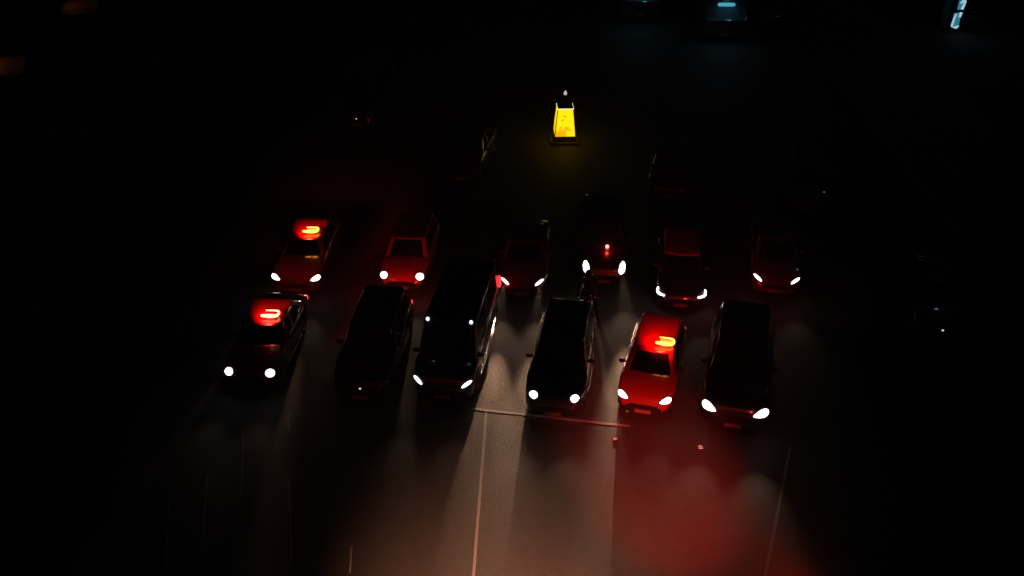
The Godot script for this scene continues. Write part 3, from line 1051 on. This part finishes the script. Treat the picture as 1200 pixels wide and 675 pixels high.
	for sx in [-1.0, 1.0]:
		for k in 4:
			var x: float = sx * (0.305 + 0.023 * k)
			var l: float = [0.9, 1.0, 0.97, 0.82][3 - k]
			add_tube(st, [Vector3(x, 1.04, 0.25), Vector3(x, 1.035, 0.25 + 0.05 * l), Vector3(x, 1.0, 0.25 + 0.055 * l), Vector3(x, 0.975, 0.25 + 0.03 * l)], [0.011, 0.0105, 0.01, 0.008], 6)
		add_tube(st, [Vector3(sx * 0.31, 1.03, 0.22), Vector3(sx * 0.285, 1.0, 0.25), Vector3(sx * 0.29, 0.975, 0.275)], [0.013, 0.012, 0.009], 6)
	part("body", soft(st), mat("dark_cloth", Color(0.014, 0.014, 0.017), 0.9), r)
	var hp := []
	for i in 11:
		var a := PI * i / 10.0
		hp.append(Vector2(sin(a) * 0.135, -cos(a) * 0.15))
	var hm := part("helmet", lathe(hp, 18, Basis.from_scale(Vector3(0.95, 1, 1.08))), paint("helmet", Color(0.012, 0.012, 0.014)), r, Vector3(0, 1.68, -0.05))
	var vs := new_st()
	for i in 8:
		for j in 3:
			var q := []
			for e in [[i, j], [i + 1, j], [i + 1, j + 1], [i, j + 1]]:
				var a: float = lerpf(-1.1, 1.1, e[0] / 8.0)
				var b: float = lerpf(-0.25, 0.35, e[1] / 3.0)
				q.append(Vector3(sin(a) * cos(b) * 0.135, sin(b) * 0.15, cos(a) * cos(b) * 0.152))
			quad(vs, q[0], q[1], q[2], q[3])
	part("visor", soft(vs), glass(), hm)

# ------------------------------------------------------------------ the glowing yellow lantern kiosk
func build_lantern_kiosk() -> void:
	var base := px(661, 164)
	var t := thing("lantern_kiosk", "glowing yellow tapered lantern on a stone plinth beyond the queue", "lantern", base, 0.04)
	var stone := mat("plinth_stone", Color(0.2, 0.17, 0.13), 0.85)
	var st := new_st()
	add_cbox(st, Vector3(0, 0.06, 0), Vector3(1.3, 0.12, 1.25), 0.03)
	add_cbox(st, Vector3(0, 0.2, 0), Vector3(1.05, 0.16, 1.0), 0.03)
	part("plinth", flat(st), stone, t)
	# backlit sheets with faint print
	var img := Image.create(128, 192, false, Image.FORMAT_RGB8)
	var nz := FastNoiseLite.new()
	nz.seed = 9
	nz.frequency = 0.035
	nz.fractal_octaves = 3
	for y in 192:
		for x in 128:
			var v := 0.5 + 0.5 * nz.get_noise_2d(x, y)
			var c := Color(1.0, 0.80 + 0.1 * v, 0.03 + 0.06 * v)
			if y > 138 and y < 150 and x > 18 and x < 112:
				c = c.lerp(Color(0.85, 0.5, 0.02), 0.55 * smoothstep(0.3, 0.7, v) + 0.2)
			if y > 150 and x < 72:
				c = c.lerp(Color(0.8, 0.45, 0.02), 0.5 + 0.3 * (v - 0.5))
			for sp in [[46, 74, 11, 7], [66, 48, 13, 6], [40, 128, 14, 6], [78, 130, 18, 5]]:
				var q := Vector2((x - sp[0]) / float(sp[2]), (y - sp[1]) / float(sp[3])).length() + 0.5 * (v - 0.5)
				if q < 1.0:
					c = c.lerp(Color(0.6, 0.42, 0.03), 0.6)
			img.set_pixel(x, y, c)
	var em := StandardMaterial3D.new()
	em.albedo_color = Color(0.6, 0.5, 0.1)
	em.roughness = 0.4
	em.emission_enabled = true
	em.emission_texture = ImageTexture.create_from_image(img)
	em.emission = Color(1, 1, 1)
	em.emission_operator = BaseMaterial3D.EMISSION_OP_MULTIPLY
	em.emission_energy_multiplier = 1.4
	em.cull_mode = BaseMaterial3D.CULL_DISABLED
	var y0 := 0.37
	var y1 := 1.64
	var wb := 0.47
	var wt := 0.35
	for k in 4:
		var b := Basis(Vector3.UP, PI / 2 * k)
		var s2 := new_st()
		var q := [b * Vector3(-wb, y0, wb), b * Vector3(-wt, y1, wt), b * Vector3(wt, y1, wt), b * Vector3(wb, y0, wb)]
		var uv := [Vector2(0, 1), Vector2(0, 0), Vector2(1, 0), Vector2(1, 1)]
		for i in [0, 1, 2, 0, 2, 3]:
			s2.set_uv(uv[i])
			s2.add_vertex(q[i])
		part("lamp_panel", flat(s2), em, t)
		part("corner_post", tube([q[0] * Vector3(1.02, 1, 1.02), q[1] * Vector3(1.02, 1, 1.02)], [0.02], 8), mat("pale_frame", Color(0.6, 0.55, 0.42), 0.5), t)
		part("top_tube_lamp", tube([q[1] * Vector3(1.03, 1, 1.03) + Vector3(0, 0.035, 0), q[2] * Vector3(1.03, 1, 1.03) + Vector3(0, 0.035, 0)], [0.022], 8), glow("pale_tube", Color(1, 0.85, 0.45), 1.2), t)
	part("cap", lathe([Vector2(0.36, 1.706), Vector2(0.34, 1.72), Vector2(0.1, 1.84), Vector2(0.03, 2.1), Vector2(0.035, 2.22), Vector2(0, 2.22)], 20), trim(), t)
	part("roof_plate", cbox(Vector3(0.72, 0.03, 0.72), 0.01, Vector3(0, 1.69, 0)), trim(), t)
	part("base_ring", cbox(Vector3(0.96, 0.08, 0.96), 0.02, Vector3(0, 0.32, 0)), trim(), t)
	part("finial_lamp", lathe([Vector2(0, 2.2), Vector2(0.07, 2.24), Vector2(0.075, 2.3), Vector2(0.05, 2.38), Vector2(0, 2.44)], 12), glow("finial", Color(1, 0.92, 0.75), 0.6), t)
	omni(t, "lantern_light", Vector3(0.0, 0.75, 1.0), Color(1.0, 0.7, 0.12).linear_to_srgb(), 0.012, 0.4)

# ------------------------------------------------------------------ buses at the far side of the junction
func build_bus(label: String, at: Vector3, turn: float, e: float) -> void:
	var b := thing("city_bus", label, "bus", at, turn, "buses beyond the junction")
	var W := 2.6
	var H := 3.1
	var L := 10.5
	var body := paint("bus", Color(0.03, 0.035, 0.045))
	# shell of rounded ribs
	var st := new_st()
	var sec := []
	for q in [[-1, 0.35, 0], [-1, 0.9, 0], [-0.985, 1.7, 0], [-0.95, 2.6, 0], [-0.88, 2.95, 0], [-0.7, 3.08, 0], [0, 3.12, 0], [0.7, 3.08, 0], [0.88, 2.95, 0], [0.95, 2.6, 0], [0.985, 1.7, 0], [1, 0.9, 0], [1, 0.35, 0]]:
		sec.append(Vector2(q[0] * W * 0.5, q[1]))
	for i in sec.size() - 1:
		for z in 10:
			var z0 := -L + L * z / 10.0 - 0.1
			var z1 := -L + L * (z + 1) / 10.0 - 0.1
			quad(st, Vector3(sec[i].x, sec[i].y, z0), Vector3(sec[i + 1].x, sec[i + 1].y, z0), Vector3(sec[i + 1].x, sec[i + 1].y, z1), Vector3(sec[i].x, sec[i].y, z1))
	part("body", soft(st), body, b)
	part("rear_panel", cbox(Vector3(W * 0.93, H - 0.5, 0.1), 0.04, Vector3(0, 1.75, -L - 0.1)), body, b)
	part("floor", cbox(Vector3(W * 0.94, 0.2, L - 0.1), 0.04, Vector3(0, 0.5, -L * 0.5 - 0.1)), trim(), b)
	part("front_panel", cbox(Vector3(W * 0.96, 1.0, 0.16), 0.06, Vector3(0, 0.87, -0.08)), body, b)
	part("top_panel", cbox(Vector3(W * 0.86, 0.26, 0.16), 0.06, Vector3(0, 2.93, -0.1)), body, b)
	# windscreen with a bright rubber-edge frame, the cabin lamp behind it
	var pane := StandardMaterial3D.new()
	pane.albedo_color = Color(0.6, 0.75, 0.8, 0.12)
	pane.transparency = BaseMaterial3D.TRANSPARENCY_ALPHA
	pane.roughness = 0.03
	pane.cull_mode = BaseMaterial3D.CULL_DISABLED
	part("windscreen", cbox(Vector3(W * 0.92, 1.4, 0.02), 0.004, Vector3(0, 2.08, -0.05)), pane, b)
	var fr := []
	for p in [Vector2(-1.2, 2.7), Vector2(-1.22, 1.55), Vector2(-1.08, 1.4), Vector2(0, 1.37), Vector2(1.05, 1.4), Vector2(1.2, 1.55), Vector2(1.2, 2.7)]:
		fr.append(Vector3(p.x, p.y, 0.015))
	part("windscreen_frame", tube(fr, [0.03], 8), trim(), b)
	part("windscreen_sill", tube([Vector3(-0.45, 1.4, 0.07), Vector3(0.5, 1.4, 0.07), Vector3(1.05, 1.44, 0.07), Vector3(1.24, 1.6, 0.05), Vector3(1.26, 1.75, 0.04)], [0.03, 0.03, 0.025, 0.02, 0.01], 8), chrome(), b)
	part("pillar_trim", tube([Vector3(-1.27, 1.65, 0.04), Vector3(-1.27, 2.1, 0.04), Vector3(-1.24, 2.8, 0.04)], [0.015, 0.03, 0.03], 8), chrome(), b)
	# added sign out of view, put in to light the windscreen trim from above
	part("added_sign_hood", cbox(Vector3(1.7, 0.3, 0.3), 0.05, Vector3(0, 2.98, 0.1)), trim(), b)
	part("added_sign_panel", cbox(Vector3(1.5, 0.2, 0.02), 0.005, Vector3(0, 2.98, 0.262)), glow("added_sign_cyan", Color(0.1, 0.5, 0.65), 0.8), b)
	spot(b, "sign_light", Vector3(0, 2.8, 0.42), Vector3(0, 1.3, 0.2), Color(0.25, 0.7, 0.95).linear_to_srgb(), 0.4 * e, 62.0, 1.0, 0.2)  # added cyan light on the chrome trim and front below
	var lamp := part("cabin_lamp", cbox(Vector3(1.0, 0.2, 0.14), 0.06, Vector3(0.1, 2.1, -0.7)), glow("cyan_%.2f" % e, Color(0.08, 0.42, 0.55), e), b)
	spot(b, "cabin_light", Vector3(0.1, 2.12, -0.6), Vector3(0.1, 1.5, 0.8), Color(0.25, 0.75, 1.0).linear_to_srgb(), 0.35, 70, 1.0, 0.2)
	part("dashboard", cbox(Vector3(W * 0.9, 0.2, 0.5), 0.05, Vector3(0, 1.3, -0.4)), trim(), b)
	part("partition", cbox(Vector3(W * 0.9, 2.2, 0.05), 0.01, Vector3(0, 1.7, -2.2)), trim(), b)
	for sx in [-1.0, 1.0]:
		part("headlight", lathe([Vector2(0, 0.03), Vector2(0.1, 0.02), Vector2(0.13, 0)], 14, Basis(Vector3.RIGHT, PI / 2)), mat("lens_off", Color(0.08, 0.08, 0.085), 0.08, 0.3), b, Vector3(sx * 0.95, 0.75, 0.005))
		part("side_mirror", cbox(Vector3(0.16, 0.38, 0.1), 0.04, Vector3(sx * 1.42, 2.2, 0.12)), trim(), b)
		part("mirror_arm", tube([Vector3(sx * 1.15, 2.8, 0.0), Vector3(sx * 1.4, 2.6, 0.15), Vector3(sx * 1.42, 2.38, 0.12)], [0.02], 6), trim(), b)
		for k in 5:
			part("side_window", cbox(Vector3(0.02, 0.85, 1.6), 0.005, Vector3(sx * (W * 0.5 * 0.975 + 0.008), 2.0, -1.4 - 1.85 * k)), glass(), b)
		for z in [-2.0, -8.0]:
			var w := Node3D.new()
			w.name = "wheel"
			b.add_child(w, true)
			w.position = Vector3(sx * 1.14, 0.48, z)
			part("tyre", wheel_meshes(0.48)[0], rubber(), w)
			part("rim", wheel_meshes(0.48)[1], alloy(), w)
	part("wiper", tube([Vector3(-0.1, 1.42, 0.03), Vector3(-0.55, 1.75, 0.01), Vector3(-0.75, 2.0, 0.01)], [0.015, 0.012, 0.008], 6), trim(), b)
	part("number_plate", cbox(Vector3(0.5, 0.14, 0.02), 0.004, Vector3(0, 0.55, 0.02)), mat("plate", Color(0.35, 0.34, 0.3), 0.5), b)

func build_buses() -> void:
	build_bus("dark bus with cyan lamp glowing behind its windscreen, beyond the junction", px(850, 24, 1.38) * Vector3(1, 0, 1), -0.03, 1.3)
	build_bus("dark bus beside the cyan-lit one, only its windscreen edge catching light", px(750, 2, 1.38) * Vector3(1, 0, 1), -0.03, 0.8)
	build_car("parked_car", "unlit dark car beside the bus with one bright pinpoint lamp", "car", "unlit cars standing in the dark beyond the queue", [893, 23, 921, 22], {"style": "sedan", "paint": "grey", "color": Color(0.06, 0.06, 0.065), "lamp": "drop", "lit": 0.0})

func build_phone_booth() -> void:
	var at := px(1113, 35)
	var t := thing("phone_booth", "narrow phone booth lit cyan from inside, beside the far kerb", "booth", at, 0.25)
	var cy := glow("cyan_pane", Color(0.03, 0.2, 0.28), 1.0)
	var br := glow("cyan_edge", Color(0.45, 0.78, 0.9), 0.9)
	part("base", cbox(Vector3(0.9, 0.1, 0.9), 0.02, Vector3(0, 0.05, 0)), trim(), t)
	part("back_panel", cbox(Vector3(0.82, 2.5, 0.05), 0.01, Vector3(0, 1.3, -0.38)), trim(), t)
	part("roof", cbox(Vector3(0.95, 0.14, 0.95), 0.04, Vector3(0, 2.6, 0)), trim(), t)
	for sx in [-1.0, 1.0]:
		for sz in [-1.0, 1.0]:
			part("corner_post", cbox(Vector3(0.06, 2.5, 0.06), 0.01, Vector3(sx * 0.4, 1.32, sz * 0.4)), trim(), t)
	part("lit_sign", cbox(Vector3(0.5, 0.85, 0.04), 0.01, Vector3(0.0, 0.72, 0.38)), cy, t)
	part("lit_sign", cbox(Vector3(0.42, 0.55, 0.04), 0.01, Vector3(0.12, 1.62, 0.38)), cy, t)
	part("light_tube", tube([Vector3(-0.12, 1.12, 0.43), Vector3(-0.2, 0.85, 0.43), Vector3(-0.26, 0.4, 0.43), Vector3(-0.2, 0.33, 0.43)], [0.035, 0.05, 0.06, 0.04], 8), br, t)
	part("light_tube", tube([Vector3(-0.12, 0.3, 0.43), Vector3(0.08, 0.26, 0.43), Vector3(0.22, 0.36, 0.43)], [0.04, 0.07, 0.04], 8), br, t)
	part("light_tube", tube([Vector3(0.2, 1.17, 0.43), Vector3(0.16, 0.9, 0.43)], [0.08, 0.06], 8), br, t)
	part("light_tube", tube([Vector3(0.02, 1.72, 0.43), Vector3(0.14, 1.9, 0.43), Vector3(0.3, 1.85, 0.43), Vector3(0.27, 1.6, 0.43), Vector3(0.18, 1.36, 0.43)], [0.04, 0.06, 0.07, 0.06, 0.08], 8), br, t)
	part("light_tube", tube([Vector3(-0.3, 2.28, 0.43), Vector3(0.0, 2.3, 0.43)], [0.06], 8), br, t)
	part("light_tube", tube([Vector3(0.1, 2.3, 0.43), Vector3(0.34, 2.3, 0.43)], [0.06], 8), br, t)
	spot(t, "sign_light", Vector3(0, 1.2, 0.55), Vector3(0, 0.2, 2.5), Color(0.3, 0.8, 1.0).linear_to_srgb(), 0.25, 60, 1.0, 0.3)

# ------------------------------------------------------------------ stalls with awnings, each under a dim bulb
func build_stall(label: String, at: Vector3, e: float) -> void:
	var t := thing("market_stall", label, "stall", at, 0.2, "stalls in the dark beside the road")
	var cloth := mat("awning_cloth", Color(0.42, 0.16, 0.06), 0.9)
	for p in [[-0.95, -0.7, 2.3], [0.95, -0.7, 2.3], [-0.95, 0.75, 1.95], [0.95, 0.75, 1.95]]:
		part("post", tube([Vector3(p[0], -0.01, p[1]), Vector3(p[0], p[2], p[1])], [0.03], 8), trim(), t)
	var st := new_st()
	for i in 12:
		for j in 8:
			var q := []
			for e2 in [[i, j], [i + 1, j], [i + 1, j + 1], [i, j + 1]]:
				var u: float = e2[0] / 12.0
				var v: float = e2[1] / 8.0
				q.append(Vector3(lerpf(-1.05, 1.05, u), lerpf(2.36, 1.98, v) - 0.12 * sin(PI * u) * sin(PI * v) + 0.02 * sin(u * 14), lerpf(-0.8, 0.9, v)))
			quad(st, q[0], q[1], q[2], q[3])
	part("awning", soft(st), cloth, t)
	part("counter", cbox(Vector3(1.9, 0.06, 0.9), 0.02, Vector3(0, 0.85, 0)), mat("plank_wood", Color(0.2, 0.12, 0.06), 0.8), t)
	part("skirt", cbox(Vector3(1.86, 0.8, 0.03), 0.01, Vector3(0, 0.42, 0.42)), cloth, t)
	var prof := []
	for i in 7:
		prof.append(Vector2(sin(PI * i / 6.0) * 0.035, -cos(PI * i / 6.0) * 0.05))
	part("lamp_arm", tube([Vector3(-1.3, -0.01, -0.4), Vector3(-1.3, 2.95, -0.4), Vector3(-0.9, 3.1, -0.2)], [0.03, 0.025, 0.02], 8), trim(), t)
	part("lamp_shade", lathe([Vector2(0.02, 3.1), Vector2(0.07, 3.08), Vector2(0.15, 2.94)], 14), trim(), t, Vector3(-0.9, 0, -0.2))
	part("bulb", lathe(prof, 10), glow("warm_bulb", Color(1, 0.55, 0.2), 0.03), t, Vector3(-0.9, 3.0, -0.2))
	spot(t, "bulb_light", Vector3(-0.9, 2.93, -0.2), Vector3(0.1, 2.1, 0.1), Color(1, 0.5, 0.22).linear_to_srgb(), e, 60, 1.0, 0.06)

func build_stalls() -> void:
	build_stall("stall with sagging orange awning under a dim bulb at the far roadside", px(93, 9, 2.1) * Vector3(1, 0, 1), 0.05)
	build_stall("stall with orange awning half in view, nearer along the same roadside", px(3, 79, 2.1) * Vector3(1, 0, 1), 0.08)
